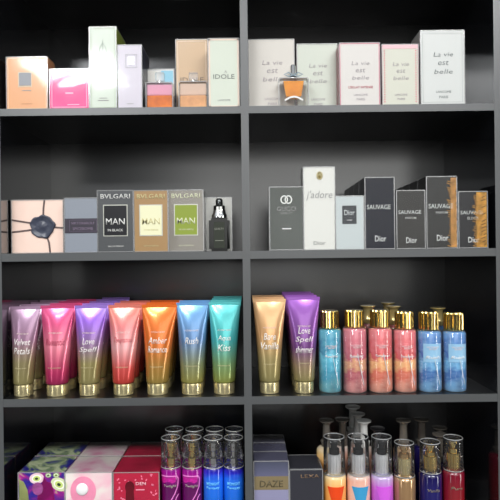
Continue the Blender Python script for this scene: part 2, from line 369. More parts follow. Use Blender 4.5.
# ---- top shelf, right bay
cream = mat((210, 205, 197), 0.4, coat=0.3, bump=0.1, bscale=14); pinkside = mat((206, 110, 132), 0.4, coat=0.3)
rosetxt = mat((168, 158, 164), 0.5)
def belle(px0, px1, ytop, front, side, label, Y=0.012, dark=rosetxt, extra=None, depth=0.05, frame=None):
    B = Box('perfume_box', label, 'box', 'cream cartons printed with the same handwritten words', px0, px1, ytop, 1, depth, front, side, front, Y=Y)
    for i, (t, wu) in enumerate((('La vie', 0.44), ('est', 0.24), ('belle', 0.42))):
        B.txt(t, 0.52, 0.68 - 0.115 * i, wu, dark, shear=0.15, h=0.058, bold=-0.03)
    B.txt('LANCOME', 0.52, 0.18, 0.34, dark); B.txt('PARIS', 0.52, 0.11, 0.2, dark)
    if frame: B.frame(0.0, 0.0, 1, 1, frame[0], frame[1], 'coloured_border')
    return B
belle(248.5, 294.5, 39.5, cream, mat((222, 196, 190), 0.4), 'wide cream carton beside the divider, behind the amber perfume bottle', Y=0.048)
belle(297, 337.5, 44, mat((204, 208, 196), 0.4, coat=0.3), pinkside, 'cream carton second from the divider with thin grey handwriting', Y=0.05)
B = belle(339.5, 380, 43, mat((212, 208, 203), 0.4, coat=0.3), pinkside, 'cream carton with solid pink edges and a red printed line under the handwriting', frame=(0.0022, mat((212, 120, 140), 0.4)))
B.txt("L'ECLAT INTENSE", 0.52, 0.3, 0.6, mat((190, 70, 90)), bold=0.02)
B = belle(382, 418.5, 44.5, mat((206, 206, 192), 0.4, coat=0.3), pinkside, 'cream carton with pink dotted borders at both sides of its front')
B.rect(0.0, 0.93, 1, 1, mat((232, 190, 195), 0.4), 'pink_top_band')
bm = bmesh.new()
for i in range(22):
    for u in (0.07, 0.93): bx(bm, B.X(u) - 0.0014, B.X(u) + 0.0014, -0.0005, 0, B.Z(0.06 + i * 0.0395), B.Z(0.06 + i * 0.0395) + 0.0016)
build('dotted_border', bm, mat((216, 96, 124), 0.4), B.root)
B.frame(0, 0, 1, 1, 0.001, mat((226, 160, 172), 0.4), 'pink_edge')
B = belle(420.5, 464.5, 30.5, mat((208, 210, 207), 0.4, coat=0.3), mat((214, 208, 205), 0.4), 'tallest whitish carton at the right end of the top shelf', depth=0.06, dark=mat((110, 118, 118)))
B.frame(0.05, 0.04, 0.95, 0.96, 0.0006, mat((175, 180, 178)))
glass_bottle('perfume_bottle', 'small square clear bottle of amber perfume with a silver neck on the top right shelf', None, 278.5, 309, 63, 77.5, 80.5, 1, mat((250, 158, 30), 0.12, coat=0.6, var=0.2, vscale=45), SILVER, 0.03, style='trapezoid')

# ---- second shelf, left bay
def sealed_box(px0, px1, label, front, Y=0.012, group='pink cartons closed with a dark wax seal'):
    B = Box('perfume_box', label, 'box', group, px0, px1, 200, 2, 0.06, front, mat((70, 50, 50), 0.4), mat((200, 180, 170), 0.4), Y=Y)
    rib = mat((92, 74, 72), 0.5, bump=0.4, bscale=300)
    cx, cz = B.X(0.6), B.Z(0.5)
    bm = bmesh.new()
    for a in ([(B.X(0), B.Z(0.63)), (B.X(0.3), B.Z(0.58)), (cx, cz + 0.004)], [(B.X(0), B.Z(0.4)), (B.X(0.3), B.Z(0.43)), (cx, cz - 0.003)], [(cx, cz), (B.X(1.0), B.Z(0.47))],
              [(B.X(0.64), B.Z(1.0)), (B.X(0.62), B.Z(0.85)), (cx, cz)], [(cx, cz), (B.X(0.72), B.Z(0.2)), (B.X(0.74), B.Z(0.0))]):
        stroke(bm, a, 0.0034, th=0.0006)
    build('ribbon', bm, rib, B.root)
    n = 40; out = []
    for i in range(n):
        t = 2 * math.pi * i / n; r = 0.0255 * (1 + 0.05 * math.sin(5 * t + 1) + 0.035 * math.sin(9 * t) + 0.025 * math.sin(3 * t))
        out.append((r * math.cos(t), r * 0.94 * math.sin(t)))
    bm = bmesh.new(); rings = []
    for k, y in ((1.0, -0.0008), (1.0, -0.0025), (0.95, -0.0042), (0.86, -0.0042), (0.8, -0.003), (0.3, -0.0028), (0.25, -0.0036)):
        rings.append([bm.verts.new((cx + x * k, y, cz + z * k)) for x, z in out])
    for a, b in zip(rings, rings[1:]):
        for i in range(n): bm.faces.new((a[i], a[(i + 1) % n], b[(i + 1) % n], b[i]))
    bm.faces.new(rings[-1])
    build('wax_seal', bm, mat((58, 62, 78), 0.32, bump=0.7, bscale=90, var=0.2, vscale=60), B.root, True)
    return B
sealed_box(11.6, 63.5, 'pale pink carton with a whole dark wax seal and crossing ribbons', mat((238, 212, 198), 0.4, coat=0.3, bump=0.2, bscale=60), Y=0.04, group=None)
B = Box('perfume_box', 'blue-grey carton with a dark band across its middle, right of the wax-sealed carton', 'box', None, 64.5, 98, 198, 2, 0.05, mat((140, 146, 156), 0.4, coat=0.5, bump=0.1))
B.rect(-0.002, 0.36, 1.002, 0.625, mat((52, 46, 58), 0.4, coat=0.3), 'dark_band', 0.0009); B.txt('VIKTOR&ROLF', 0.55, 0.54, 0.7, mat((120, 104, 125)), lift=0.0015); B.txt('SPICEBOMB', 0.55, 0.44, 0.6, mat((120, 104, 125)), lift=0.0015); B.frame(0.15, 0.39, 0.97, 0.6, 0.0007, mat((96, 84, 104)), lift=0.0013)
def man(px0, px1, ytop, label, body, pan, ink, bot, Y=0.012, word='MAN'):
    B = Box('perfume_box', label, 'box', 'cartons with a square label plate and a name along the top', px0, px1, ytop, 2, 0.055, body, Y=Y)
    B.txt('BVLGARI', 0.5, 0.905, 0.82, ink, h=0.075, bold=0.02)
    B.rect(0.16, 0.26, 0.84, 0.77, mat((205, 205, 195), 0.3, 0.4), 'plate_rim', 0.0006); B.rect(0.185, 0.275, 0.815, 0.755, pan, 'label_plate', 0.0011)
    B.txt(word, 0.5, 0.5, 0.52, ink if pan is not None else ink, h=0.1, lift=0.0016, bold=0.01); B.txt(bot, 0.5, 0.36, 0.42, ink, lift=0.0016)
    B.txt('EAU DE PARFUM', 0.5, 0.1, 0.42, ink)
    return B
man(97.5, 133.5, 190.5, 'dark slate carton with a black label plate, first of the three plated cartons', mat((78, 80, 82), 0.35, **coatp), mat((28, 28, 32), 0.3), mat((214, 214, 210)), 'IN BLACK')
man(134, 168, 190.5, 'tan carton with a pale cream label plate, middle of the three plated cartons', mat((168, 134, 88), 0.35, **coatp), mat((226, 224, 186), 0.4), mat((196, 188, 140)), 'WOOD ESSENCE')
man(168.5, 203.5, 190, 'grey-brown carton with an olive green label plate, last of the three plated cartons', mat((128, 122, 112), 0.35, **coatp), mat((132, 148, 48), 0.4), mat((210, 212, 180)), 'WOOD NEROLI')
B = Box('perfume_box', 'silver carton standing behind the black rounded perfume bottle', 'box', None, 205.5, 232, 197.5, 2, 0.05, mat((165, 165, 160), 0.25, 0.3, **coatp), Y=0.055)
# black bottle with chrome shoulder
x, w_, h, z = place(208.5, 229.5, 197.8, 2, 0.012)
root = empty('perfume_bottle', 'black rounded perfume bottle with chrome and white cap before the silver carton', 'perfume bottle', None, (x, 0.03, z + 0.0002))
bm = bmesh.new(); bx(bm, -w_ / 2, w_ / 2, -0.014, 0.014, 0, h * 0.63, 0.005); build('bottle_body', bm, mat((20, 21, 20), 0.12, spec=0.35), root, True, 50)
bm = bmesh.new(); bx(bm, -w_ * 0.26, w_ * 0.26, -0.0150, -0.0138, h * 0.06, h * 0.55, 0.0004); build('label_plate', bm, mat((50, 54, 46), 0.3, spec=0.2), root)
text('lettering', 'GUILTY', 0, h * 0.42, w_ * 0.45, mat((150, 152, 140)), root, surf=lambda x, z: -0.0152)
bm = bmesh.new(); stroke(bm, [(-w_ * .2, h * .2), (w_ * .2, h * .2)], 0.0012, lambda x, z: -0.0152); build('plate_line', bm, mat((140, 142, 130)), root)
bm = bmesh.new(); lathe(bm, [(w_ * 0.36, h * 0.63), (w_ * 0.37, h * 0.68), (w_ * 0.3, h * 0.74), (w_ * 0.3, h * 0.78)], 28); build('chrome_shoulder', bm, CHROME, root, True, 40)
bm = bmesh.new(); lathe(bm, [(w_ * 0.27, h * 0.78), (w_ * 0.28, h * 0.86), (w_ * 0.17, h * 0.88), (w_ * 0.17, h * 0.97), (w_ * 0.12, h * 1.0)], 28); build('cap', bm, mat((60, 62, 62), 0.1, 0.9), root, True, 40)
bm = bmesh.new(); bx(bm, -w_ * 0.12, -w_ * 0.01, -w_ * 0.31, -w_ * 0.27, h * 0.68, h * 0.84, 0.0005); bx(bm, w_ * 0.03, w_ * 0.14, -w_ * 0.31, -w_ * 0.27, h * 0.68, h * 0.84, 0.0005); build('cap_inlay', bm, mat((225, 225, 220), 0.2), root)

# ---- second shelf, right bay
B = Box('perfume_box', 'dark grey film-wrapped carton with a white interlocked emblem near the top', 'box', None, 269.5, 303.5, 187, 2, 0.055, mat((84, 88, 84), 0.3, spec=0.2, coat=0.1, bump=0.4, bscale=12, bdist=0.003))
bm = bmesh.new()
for s_ in (-1, 1): stroke(bm, [(B.X(0.5) + s_ * 0.0042 + 0.0065 * math.cos(t * math.pi / 12), B.Z(0.8) + 0.0075 * math.sin(t * math.pi / 12)) for t in range(25)], 0.0024, th=0.0006)
build('emblem', bm, mat((220, 222, 218), 0.3), B.root)
B.txt('GUCCI', 0.5, 0.655, 0.56, GREY_INK, bold=0.02); B.txt('GUILTY', 0.5, 0.59, 0.36, GREY_INK); B.rect(0.37, 0.335, 0.64, 0.35, WHITE_INK, 'printed_line')
B = Box('perfume_box', 'tall white carton with a gold droplet emblem on the second shelf', 'box', None, 303.5, 335, 167, 2, 0.05, mat((214, 214, 208), 0.45))
bm = bmesh.new(); disc(bm, ell(B.X(0.52), B.Z(0.895), 0.0065, 0.0085), -0.0007); build('gold_halo', bm, mat((226, 214, 168), 0.4), B.root)
bm = bmesh.new(); disc(bm, ell(B.X(0.52), B.Z(0.88), 0.0022, 0.0034), -0.0014); build('gold_drop', bm, mat((120, 105, 60), 0.3, 0.6), B.root)
B.txt("j'adore", 0.5, 0.655, 0.84, mat((150, 150, 148)), shear=0.25, h=0.12); B.txt('Dior', 0.5, 0.085, 0.38, mat((120, 122, 120)), h=0.045)
B = Box('perfume_box', 'short pale grey carton with a black square label, beside the tall white carton', 'box', None, 335.5, 364, 196, 2, 0.04, mat((186, 194, 194), 0.4, coat=0.3))
B.rect(0.24, 0.48, 0.74, 0.82, mat((50, 54, 58), 0.4), 'black_label', 0.0006); B.txt('Dior', 0.49, 0.69, 0.36, mat((200, 204, 204)), h=0.1, lift=0.0012, bold=0.02); B.txt('HOMME', 0.49, 0.55, 0.18, WHITE_INK, lift=0.0012)
def sauv(px0, px1, ytop, label, front, side, sub, fur=None, n=4, d=0.056):
    B = Box('perfume_box', label, 'box', 'dark cartons in rows at the right of the second shelf', px0, px1, ytop, 2, d, front, side, mat((30, 31, 36), 0.25, coat=0.5), Y=0.012)
    B.txt('SAUVAGE', 0.47, 0.59 if ytop < 185 else 0.63, 0.8, mat((205, 208, 205)), h=0.064)
    if sub: B.txt(sub, 0.5, 0.50 if ytop < 185 else 0.53, 0.38, mat((190, 192, 188)), bold=0.02)
    B.txt('Dior', 0.52, 0.15, 0.38, mat((225, 226, 224)), h=0.085 if ytop < 185 else 0.1, bold=0.025)
    if fur:
        u0, u1, m, streaks = fur
        B.rect(u0, 0.02, u1, 0.98, m, 'golden_print', 0.0004)
        bm = bmesh.new(); random.seed(int(px0))
        for i in range(streaks * 2):
            zc_ = B.Z(0.03 + 0.46 * i / streaks); x0 = B.X(u0 - 0.06 + random.uniform(-0.08, 0.04)); x1 = min(B.X(u0 + 0.28), B.X(0.97))
            stroke(bm, [(x0, zc_ + 0.002), ((x0 + x1) / 2, zc_ - 0.0005), (x1, zc_ + 0.003)], 0.0017, lift=0.0004, th=0.0003)
        build('golden_streaks', bm, mat((188, 136, 62), 0.4, var=0.4, vscale=120), B.root)
        bm = bmesh.new()
        for i in range(streaks):
            if random.random() < 0.7:
                zc_ = B.Z(0.05 + 0.9 * i / streaks); x0 = B.X(u0 + 0.15 + random.uniform(0, 0.1)); x1 = min(B.X(u1) - 0.001, x0 + 0.012)
                stroke(bm, [(x0, zc_), (x1, zc_ + 0.004)], 0.0013, lift=0.0008, th=0.0003)
        build('dark_streaks', bm, mat((60, 38, 18), 0.4), B.root)
    word = label.split(',')[0]
    for k in range(1, n):
        q = B.root.location.copy(); q.y += k * (d + 0.0022)
        dup(B.root, q, '%s carton back in the row behind the %s' % (['', 'second', 'third', 'last'][k], word))
    return B
dk = dict(spec=0.12, coat=0.1)
navy = mat((30, 32, 42), 0.3, **dk); brownblack = mat((52, 48, 46), 0.3, **dk)
sauv(365, 394.5, 177.5, 'tall blue-black carton, beside the short pale grey one', navy, navy, None)
sauv(396.5, 425, 190.5, 'short charcoal carton, between two taller dark ones', mat((58, 57, 55), 0.3, **dk), mat((40, 38, 38), 0.3, **dk), 'PARFUM', n=4)
sauv(426.5, 457, 176.5, 'tall charcoal gold-edged carton, towering over its neighbours', mat((54, 54, 53), 0.3, **dk), brownblack, 'PARFUM', (0.8, 0.99, mat((182, 132, 72), 0.4, var=0.5, vscale=70), 16), n=4)
sauv(458.5, 487.5, 191.5, 'short black carton with a furry gold print, last on the right', mat((44, 44, 46), 0.3, **dk), mat((30, 30, 36), 0.3, **dk), 'ELIXIR', (0.62, 0.97, mat((188, 138, 50), 0.4, var=0.5, vscale=110), 15), n=3)

# ------------------------------------------------------------ lotion tubes
def tube_shape(w_top, w_bot, h, cap_h):
    """half width a(z) and half depth b(z) of the tube between neck and crimp"""
    z0, z1 = cap_h + 0.004, h - 0.006
    def ab(z):
        t = max(0.0, min(1.0, (z - z0) / (z1 - z0)))
        a = w_bot / 2 + (w_top / 2 - w_bot / 2) * (t ** 1.15); b = (w_bot / 2) * (1 - t ** 1.6) ** 0.75 + 0.0013
        return a, b
    return z0, z1, ab
def make_tube(px_top0, px_top1, px_bot0, px_bot1, ytop, label, stops, words, group, Y=0.034, sz=0.5, shear=0.25, ink=None, yoff=0.52, wu=0.72):
    row = 3; xm = (px_bot0 + px_bot1) / 2; zs = SH[row][0]
    base = 255 + (EYE - zs) * 500 * DIST / (DIST + Y)
    x = W(xm, base - 10, Y).x; wb = W(px_bot1, base - 10, Y).x - W(px_bot0, base - 10, Y).x
    wt = W(px_top1, ytop, Y).x - W(px_top0, ytop, Y).x; top = W((px_top0 + px_top1) / 2, ytop, Y).z; h = top - zs
    lean = (W((px_top0 + px_top1) / 2, ytop, Y).x - x)
    root = empty('lotion_tube', label, 'lotion tube', group, (x, Y, zs + 0.0002)); root.rotation_euler = (0, 0, 0)
    ch = 0.023; z0, z1, ab = tube_shape(wt, wb, h, ch)
    lx = lambda z: lean * max(0, (z - z0) / (h - z0))
    bm = bmesh.new(); seg = 40; rings = []; N = 16
    for k in range(-2, N + 1):
        if k < 0:
            a, b = ab(z0); z = z0 - 0.0035 * (-k) / 2; f = 1 - 0.12 * (-k) / 2 * (1 if k == -2 else .5)
            a *= f; b *= f
        else:
            z = z0 + (z1 - z0) * k / N; a, b = ab(z)
        rings.append([bm.verts.new((lx(z) + a * math.cos(2 * math.pi * i / seg), b * math.sin(2 * math.pi * i / seg), z)) for i in range(seg)])
    for a, b in zip(rings, rings[1:]):
        for i in range(seg): bm.faces.new((a[i], a[(i + 1) % seg], b[(i + 1) % seg], b[i]))
    bm.faces.new(rings[0][::-1]); bm.faces.new(rings[-1])
    m = ramp_mat(stops, 0.24, 0.45, 0.4, bump=0.10)
    build('tube_body', bm, m, root, True, 60)
    bm = bmesh.new(); bx(bm, lx(h) - wt / 2 - 0.0006, lx(h) + wt / 2 + 0.0006, -0.0012, 0.0012, z1 - 0.0005, h, 0.0004)
    for i in range(3): bx(bm, lx(h) - wt / 2, lx(h) + wt / 2, -0.0015, 0.0015, z1 + 0.0008 + i * 0.0016, z1 + 0.0014 + i * 0.0016)
    build('crimped_seam', bm, mat(stops[-1][1], 0.25, 0.4, 0.4), root)
    bm = bmesh.new(); rb = wb / 2
    lathe(bm, [(rb * 0.80, ch - 0.001), (rb * 0.80, ch + 0.0022)], 32); build('dark_neck', bm, mat((50, 30, 22), 0.35), root, True, 40)
    bm = bmesh.new(); lathe(bm, [(rb * 0.80, 0), (rb * 0.92, 0.001), (rb * 0.93, ch - 0.003), (rb * 0.9, ch)], 36); build('cap', bm, GOLD2, root, True, 40)
    def surf(x, z):
        a, b = ab(z); q = max(-0.98, min(0.98, (x - lx(z)) / a)); return -b * math.sqrt(1 - q * q)
    ink = ink or mat((225, 220, 215), 0.4)
    text('small_lettering', "VICTORIA'S SECRET", lx(h * 0.7), h * 0.7, wb * 0.62, mat((215, 195, 190), 0.4), root, surf, height=0.0032)
    n = len(words)
    for i, t in enumerate(words):
        z = h * (yoff + 0.068 * (n - 1) / 2 * 1.4 + 0.04) - i * h * 0.098
        text('lettering', t, lx(z), z, wb * min(wu * 1.15, wu * len(t) / 5.0 if len(t) < 5 else wu * 1.15), ink, root, surf, shear=shear, bold=0.012, height=h * 0.072)
    text('small_lettering', 'FRAGRANCE LOTION', lx(h * 0.33), h * 0.32, wb * 0.55, mat((190, 180, 140), 0.4), root, surf, height=0.0022)
    return root
gt = 'upturned lotion tubes on the third shelf'
olive = (152, 142, 92)
TU = []
def tubes(n, step, word, *a, **k):
    t = make_tube(*a, **k); TU.append(t)
    for i in range(1, n):
        q = t.location.copy(); q.y += step * i; q.x += k.get('dx', 0)
        dup(t, q, '%s tube, number %s back in the column behind the front one' % (word, ['', 'one', 'two', 'three', 'four'][i]), gt)
tubes(4, 0.054, 'mauve', 10.6, 40.5, 14, 33.5, 306.5, 'mauve tube fading to olive gold with two lines of white script, leftmost tube', [(0, olive), (0.3, (150, 138, 100)), (0.6, (160, 120, 145)), (1, (186, 152, 180))], ['Velvet', 'Petals'], gt)
tubes(4, 0.054, 'deep pink', 41, 74, 46.5, 69, 305.5, 'deep pink tube with one dark script word, second from the left', [(0, (160, 38, 84)), (0.18, (196, 58, 104)), (0.5, (236, 132, 152)), (0.8, (214, 80, 126)), (1, (226, 88, 140))], ['Romantic'], gt, ink=mat((150, 40, 70)), yoff=0.56)
tubes(5, 0.054, 'violet and gold', 75, 107, 79, 100, 305.5, 'violet tube fading to olive gold in the left bay, between two pink tubes', [(0, olive), (0.28, (158, 146, 96)), (0.55, (150, 116, 160)), (0.85, (152, 100, 214)), (1, (176, 140, 228))], ['Love', 'Spell'], gt)
tubes(3, 0.054, 'coral pink', 108.5, 141, 113, 134.5, 305, 'coral pink tube with a red lower end, left of the orange tube', [(0, (196, 62, 52)), (0.2, (222, 88, 84)), (0.48, (238, 172, 172)), (0.75, (232, 134, 134)), (1, (240, 140, 124))], ['Temptation'], gt, ink=mat((190, 80, 90)), yoff=0.57)
tubes(3, 0.054, 'orange', 142, 177, 146.5, 169, 304.5, 'bright orange tube fading to gold at its cap', [(0, (162, 138, 70)), (0.25, (184, 134, 66)), (0.55, (222, 116, 50)), (1, (244, 124, 48))], ['Amber', 'Romance'], gt)
tubes(2, 0.054, 'sky blue', 176.5, 208, 181, 204, 302.5, 'sky blue tube fading to olive gold, between the orange and the teal tubes', [(0, (160, 152, 76)), (0.25, (140, 146, 110)), (0.55, (100, 132, 174)), (1, (120, 174, 226))], ['Rush'], gt, yoff=0.55)
tubes(4, 0.054, 'teal', 209, 240.5, 213, 235.5, 302, 'teal tube fading to olive gold beside the central divider', [(0, (150, 154, 70)), (0.25, (128, 164, 112)), (0.55, (74, 178, 178)), (1, (104, 212, 212))], ['Aqua', 'Kiss'], gt)
tubes(3, 0.054, 'peach gold', 253, 285.5, 259, 280, 299, 'peach gold tube, first one right of the central divider', [(0, olive), (0.3, (172, 154, 104)), (0.6, (214, 164, 112)), (1, (236, 190, 140))], ['Bare', 'Vanilla'], gt)
tubes(4, 0.054, 'purple right-bay', 287, 319.5, 293.5, 314.5, 297, 'purple tube with white script beside the teal spray bottle', [(0, (156, 146, 92)), (0.2, (164, 140, 112)), (0.42, (118, 72, 130)), (1, (160, 96, 190))], ['Love', 'Spell', 'shimmer'], gt)

# ------------------------------------------------------------ mist bottles, third shelf
def cyl_surf(r): return lambda x, z: -math.sqrt(max(1e-8, r * r - min(x * x, r * r * 0.9)))
def make_mist(px0, px1, ytop, ybody, label, stops, Y, pump=False, labelcol=None, words=('Aqua', 'Kiss'), group='spray bottles at the right of the third shelf', tubeline=False):
    row = 3; zs = SH[row][0]; xm = (px0 + px1) / 2
    r = (W(px1, 360, Y).x - W(px0, 360, Y).x) / 2; x = W(xm, 360, Y).x
    h = W(xm, ytop, Y).z - zs; hb = W(xm, ybody, Y).z - zs
    root = empty('mist_bottle', label, 'spray bottle', group, (x, Y, zs + 0.0002))
    bm = bmesh.new(); lathe(bm, [(r * 0.86, 0), (r * 0.97, 0.002), (r, 0.006), (r, hb - 0.006), (r * 0.97, hb - 0.003), (r * 0.82, hb - 0.0005), (r * 0.55, hb)], 36)
    build('bottle_body', bm, ramp_mat(stops, 0.12, 0.0, 0.8, noise=0.8, nscale=38, trans=0.0), root, True, 50)
    bm = bmesh.new(); lathe(bm, [(r + 0.0006, 0.0004), (r + 0.0009, 0.004), (r + 0.0009, hb - 0.004), (r * 0.9, hb + 0.001), (r * 0.5, hb + 0.0016)], 36, cap_bottom=False, cap_top=False)
    build('clear_shell', bm, GLASS, root, True, 50)
    sf = cyl_surf(r + 0.001)
    if labelcol:
        bm = bmesh.new(); n = 12; R = r + 0.0013; L = []
        for i in range(n + 1):
            t = -math.pi / 2 + (i / n - 0.5) * 1.5
            L.append([bm.verts.new((q * math.cos(t), q * math.sin(t), z)) for q, z in ((R, hb * 0.5), (R, hb * 0.8), (R - 0.0003, hb * 0.8), (R - 0.0003, hb * 0.5))])
        for a, b in zip(L, L[1:]):
            for i in range(4): bm.faces.new((a[i], a[(i + 1) % 4], b[(i + 1) % 4], b[i]))
        bm.faces.new(L[0]); bm.faces.new(L[-1][::-1]); build('label', bm, labelcol, root, True, 40); sf = cyl_surf(r + 0.0016)
    text('small_lettering', "VICTORIA'S\nSECRET", 0, hb * 0.73, r * 1.0, mat((225, 205, 205)), root, sf, height=0.007)
    text('lettering', words[0] if len(words) == 1 else '\n'.join(words), 0, hb * 0.58, r * 1.15, WHITE_INK, root, sf, shear=0.25, bold=0.01, height=0.006 * len(words))
    bm = bmesh.new(); stroke(bm, [(0.001 + r * 0.06 * i, hb * 0.62 - hb * 0.055 * i) for i in range(10)], 0.0009, cyl_surf(r + 0.0009)); build('dip_tube', bm, mat((205, 220, 225), 0.2), root)
    if pump:
        bm = bmesh.new(); lathe(bm, [(r * 0.5, hb), (r * 0.52, hb + 0.008), (r * 0.42, hb + 0.011), (r * 0.42, h - 0.008), (r * 0.5, h - 0.005), (r * 0.66, h - 0.0015), (r * 0.66, h)], 32)
        build('flared_pump', bm, PUMP, root, True, 40)
    else:
        rc = r * 0.8
        bm = bmesh.new(); lathe(bm, [(rc * 0.97, hb + 0.0018), (rc, hb + 0.003), (rc, h - 0.002), (rc * 0.95, h)], 60, flute=0.07); build('cap', bm, GOLD, root, True, 20)  # flutes added to the cap shape to imitate its striped reflections
    return root
teal = [(0, (110, 196, 208)), (0.3, (52, 170, 202)), (0.6, (110, 212, 232)), (0.72, (44, 150, 184)), (1, (90, 190, 210))]
rosy = [(0.05, (238, 160, 156)), (0.3, (206, 96, 112)), (0.47, (236, 184, 136)), (0.58, (206, 96, 116)), (0.95, (226, 130, 144))]
coral = [(0.05, (252, 176, 150)), (0.3, (242, 124, 92)), (0.47, (255, 204, 140)), (0.6, (226, 88, 92)), (0.95, (236, 130, 136))]
blue = [(0.05, (120, 186, 232)), (0.3, (52, 122, 196)), (0.5, (130, 200, 238)), (0.65, (44, 104, 184)), (1, (104, 164, 218))]
make_mist(318.5, 341.5, 310.5, 328.5, 'teal spray bottle with gold cap, next to the purple tube', teal, 0.04, words=('Aqua Kiss',))
make_mist(342.8, 366.5, 310, 327.5, 'dusky rose spray bottle with gold cap, right of the teal one', rosy, 0.036, words=('Romantic',))
make_mist(368, 392, 310, 327.5, 'coral spray bottle with gold cap, left one of the coral pair', coral, 0.036, words=('Temptation',))
make_mist(393, 416, 311.5, 329, 'coral spray bottle with gold cap, right one of the coral pair beside the blue', coral, 0.036, words=('Temptation',))
lb = mat((140, 184, 214), 0.35)
make_mist(417, 441, 311.5, 330, 'blue spray bottle with pale square label, left one of the blue pair', blue, 0.036, labelcol=lb, words=('Rush',))
make_mist(442, 465.5, 312.5, 330.5, 'blue spray bottle with pale square label, right end of the shelf', blue, 0.036, labelcol=lb, words=('Rush',))
make_mist(357, 380, 305.5, 323, 'rose spray bottle with bare flared pump behind the rose and coral bottles', rosy, 0.098, True, words=('Romantic',))
make_mist(378, 399, 302.5, 320, 'coral spray bottle with the highest flared pump, behind the coral pair', coral, 0.155, True, words=('Temptation',))
make_mist(383, 405, 306, 324, 'coral spray bottle with flared pump seen between the caps of the coral pair', coral, 0.098, True, words=('Temptation',))
make_mist(427, 450, 307.5, 325, 'blue spray bottle with flared gold pump behind the blue pair', blue, 0.098, True, words=('Rush',))

# ------------------------------------------------------------ bottom shelf: gift boxes
z4 = SH[4][0]
def pattern_mat(cols, scale, coat=0.3, dist=2.5):
    m = bpy.data.materials.new('printed_pattern'); m.use_nodes = True; n = m.node_tree; p = n.nodes['Principled BSDF']
    p.inputs['Roughness'].default_value = 0.3; p.inputs['Coat Weight'].default_value = coat
    t = n.nodes.new('ShaderNodeTexCoord'); no = n.nodes.new('ShaderNodeTexNoise'); no.inputs['Scale'].default_value = scale; no.inputs['Detail'].default_value = 2
    no.inputs['Distortion'].default_value = dist
    r = n.nodes.new('ShaderNodeValToRGB'); e = r.color_ramp.elements
    while len(e) < len(cols): e.new(0.5)
    for i, c in enumerate(cols): e[i].position = 0.28 + 0.44 * i / (len(cols) - 1); e[i].color = (*lin(c), 1)
    n.links.new(t.outputs['Object'], no.inputs[0]); n.links.new(no.outputs[0], r.inputs[0]); n.links.new(r.outputs[0], p.inputs['Base Color'])
    return m
gg = 'gift boxes on the bottom shelf'
def gift(px0, px1, label, m, mt=None, backlabel=None):
    B = Box('gift_box', label, 'gift box', gg, px0, px1, 472.3, 4, 0.088, m, m, mt or m, Y=0.014, partname='carton')
    return B
colourful = pattern_mat([(24, 20, 110), (40, 26, 150), (60, 20, 140), (120, 20, 140), (176, 20, 140), (196, 206, 150)], 26, dist=1.2)
colour_top = pattern_mat([(22, 20, 120), (40, 36, 140), (130, 150, 110), (196, 204, 170), (170, 186, 140)], 22, dist=1.6)
B = gift(18.5, 65, 'gift box with a blue, magenta and lime swirl pattern, left end of the bottom shelf', colourful, colour_top)
def eye_motif(B, u, v, r, rot=0, outer=(236, 206, 214), inner=(196, 214, 120), core=(40, 60, 40)):
    for k, c, l in ((1, outer, 0.0006), (0.66, (245, 245, 230), 0.0010), (0.48, inner, 0.0014), (0.22, core, 0.0018)):
        bm = bmesh.new(); disc(bm, ell(B.X(u), B.Z(v), r * 1.35 * k, r * k, 22, rot), -l); build('printed_ring', bm, mat(c, 0.35), B.root)
eye_motif(B, 0.4, 0.93 - 0.02, 0.011, 0.1); eye_motif(B, 0.88, 0.82, 0.013, -0.5, (214, 222, 180)); eye_motif(B, 0.82, 0.955, 0.005, 0, (150, 170, 120), (150, 180, 90), (90, 110, 60)); eye_motif(B, 0.65, 0.955, 0.0045, 0, (170, 190, 140), (120, 150, 90), (60, 80, 50))
bm = bmesh.new(); disc(bm, [(B.X(a), B.Z(b)) for a, b in ((0.55, 0.93), (0.62, 0.86), (0.72, 0.84), (0.76, 0.7), (0.8, 0.5), (0.4, 0.5), (0.42, 0.7), (0.5, 0.8))], -0.0007); build('printed_petal', bm, mat((166, 16, 120), 0.35, var=0.15), B.root)
bm = bmesh.new(); disc(bm, [(B.X(a), B.Z(b)) for a, b in ((0.02, 0.9), (0.12, 0.86), (0.2, 0.74), (0.24, 0.5), (0.02, 0.5))], -0.0007); build('printed_leaf', bm, mat((196, 206, 130), 0.35, var=0.2), B.root)
bm = bmesh.new(); disc(bm, ell(B.X(0.42), B.Z(0.76), 0.011, 0.013, 16), -0.0012); build('printed_bloom', bm, mat((150, 74, 134), 0.35, var=0.3, vscale=150), B.root)
q = B.root.location.copy(); q.y += 0.092; dup(B.root, q, 'swirl-patterned gift box standing right behind the front one of its kind')
pinkw = pattern_mat([(240, 150, 185), (238, 196, 206), (238, 224, 220), (240, 238, 228)], 14, dist=0.8)
B = gift(65.5, 112.5, 'white and pale pink gift box with a pearl-like white ball on the front', pinkw, pattern_mat([(206, 140, 166), (212, 176, 188), (216, 204, 200), (220, 214, 206)], 13, dist=0.8))
bm = bmesh.new(); disc(bm, ell(B.X(0.38), B.Z(0.72), 0.026, 0.03, 26), -0.0006); build('printed_bloom', bm, mat((236, 150, 180), 0.35, var=0.12), B.root)
bm = bmesh.new(); bmesh.ops.create_uvsphere(bm, u_segments=24, v_segments=14, radius=0.0125)
for v in bm.verts: v.co = (v.co.x + B.X(0.36), v.co.y * 0.35 - 0.001, v.co.z + B.Z(0.75))
build('pearl_ball', bm, mat((240, 238, 238), 0.25, coat=0.4), B.root, True)
B.frame(0.0, 0.0, 1, 1, 0.0016, mat((236, 232, 226), 0.4), 'pale_edge')
q = B.root.location.copy(); q.y += 0.092; dup(B.root, q, 'pale pink gift box standing right behind the one with the white ball')
crim = mat((186, 22, 62), 0.3, coat=0.3, var=0.12, vscale=18)
B = gift(113.5, 159.5, 'crimson gift box with scattered pink petals and white lettering', crim, mat((166, 24, 58), 0.25, coat=0.3, var=0.25, vscale=15))
bm = bmesh.new(); random.seed(3)
pts = []
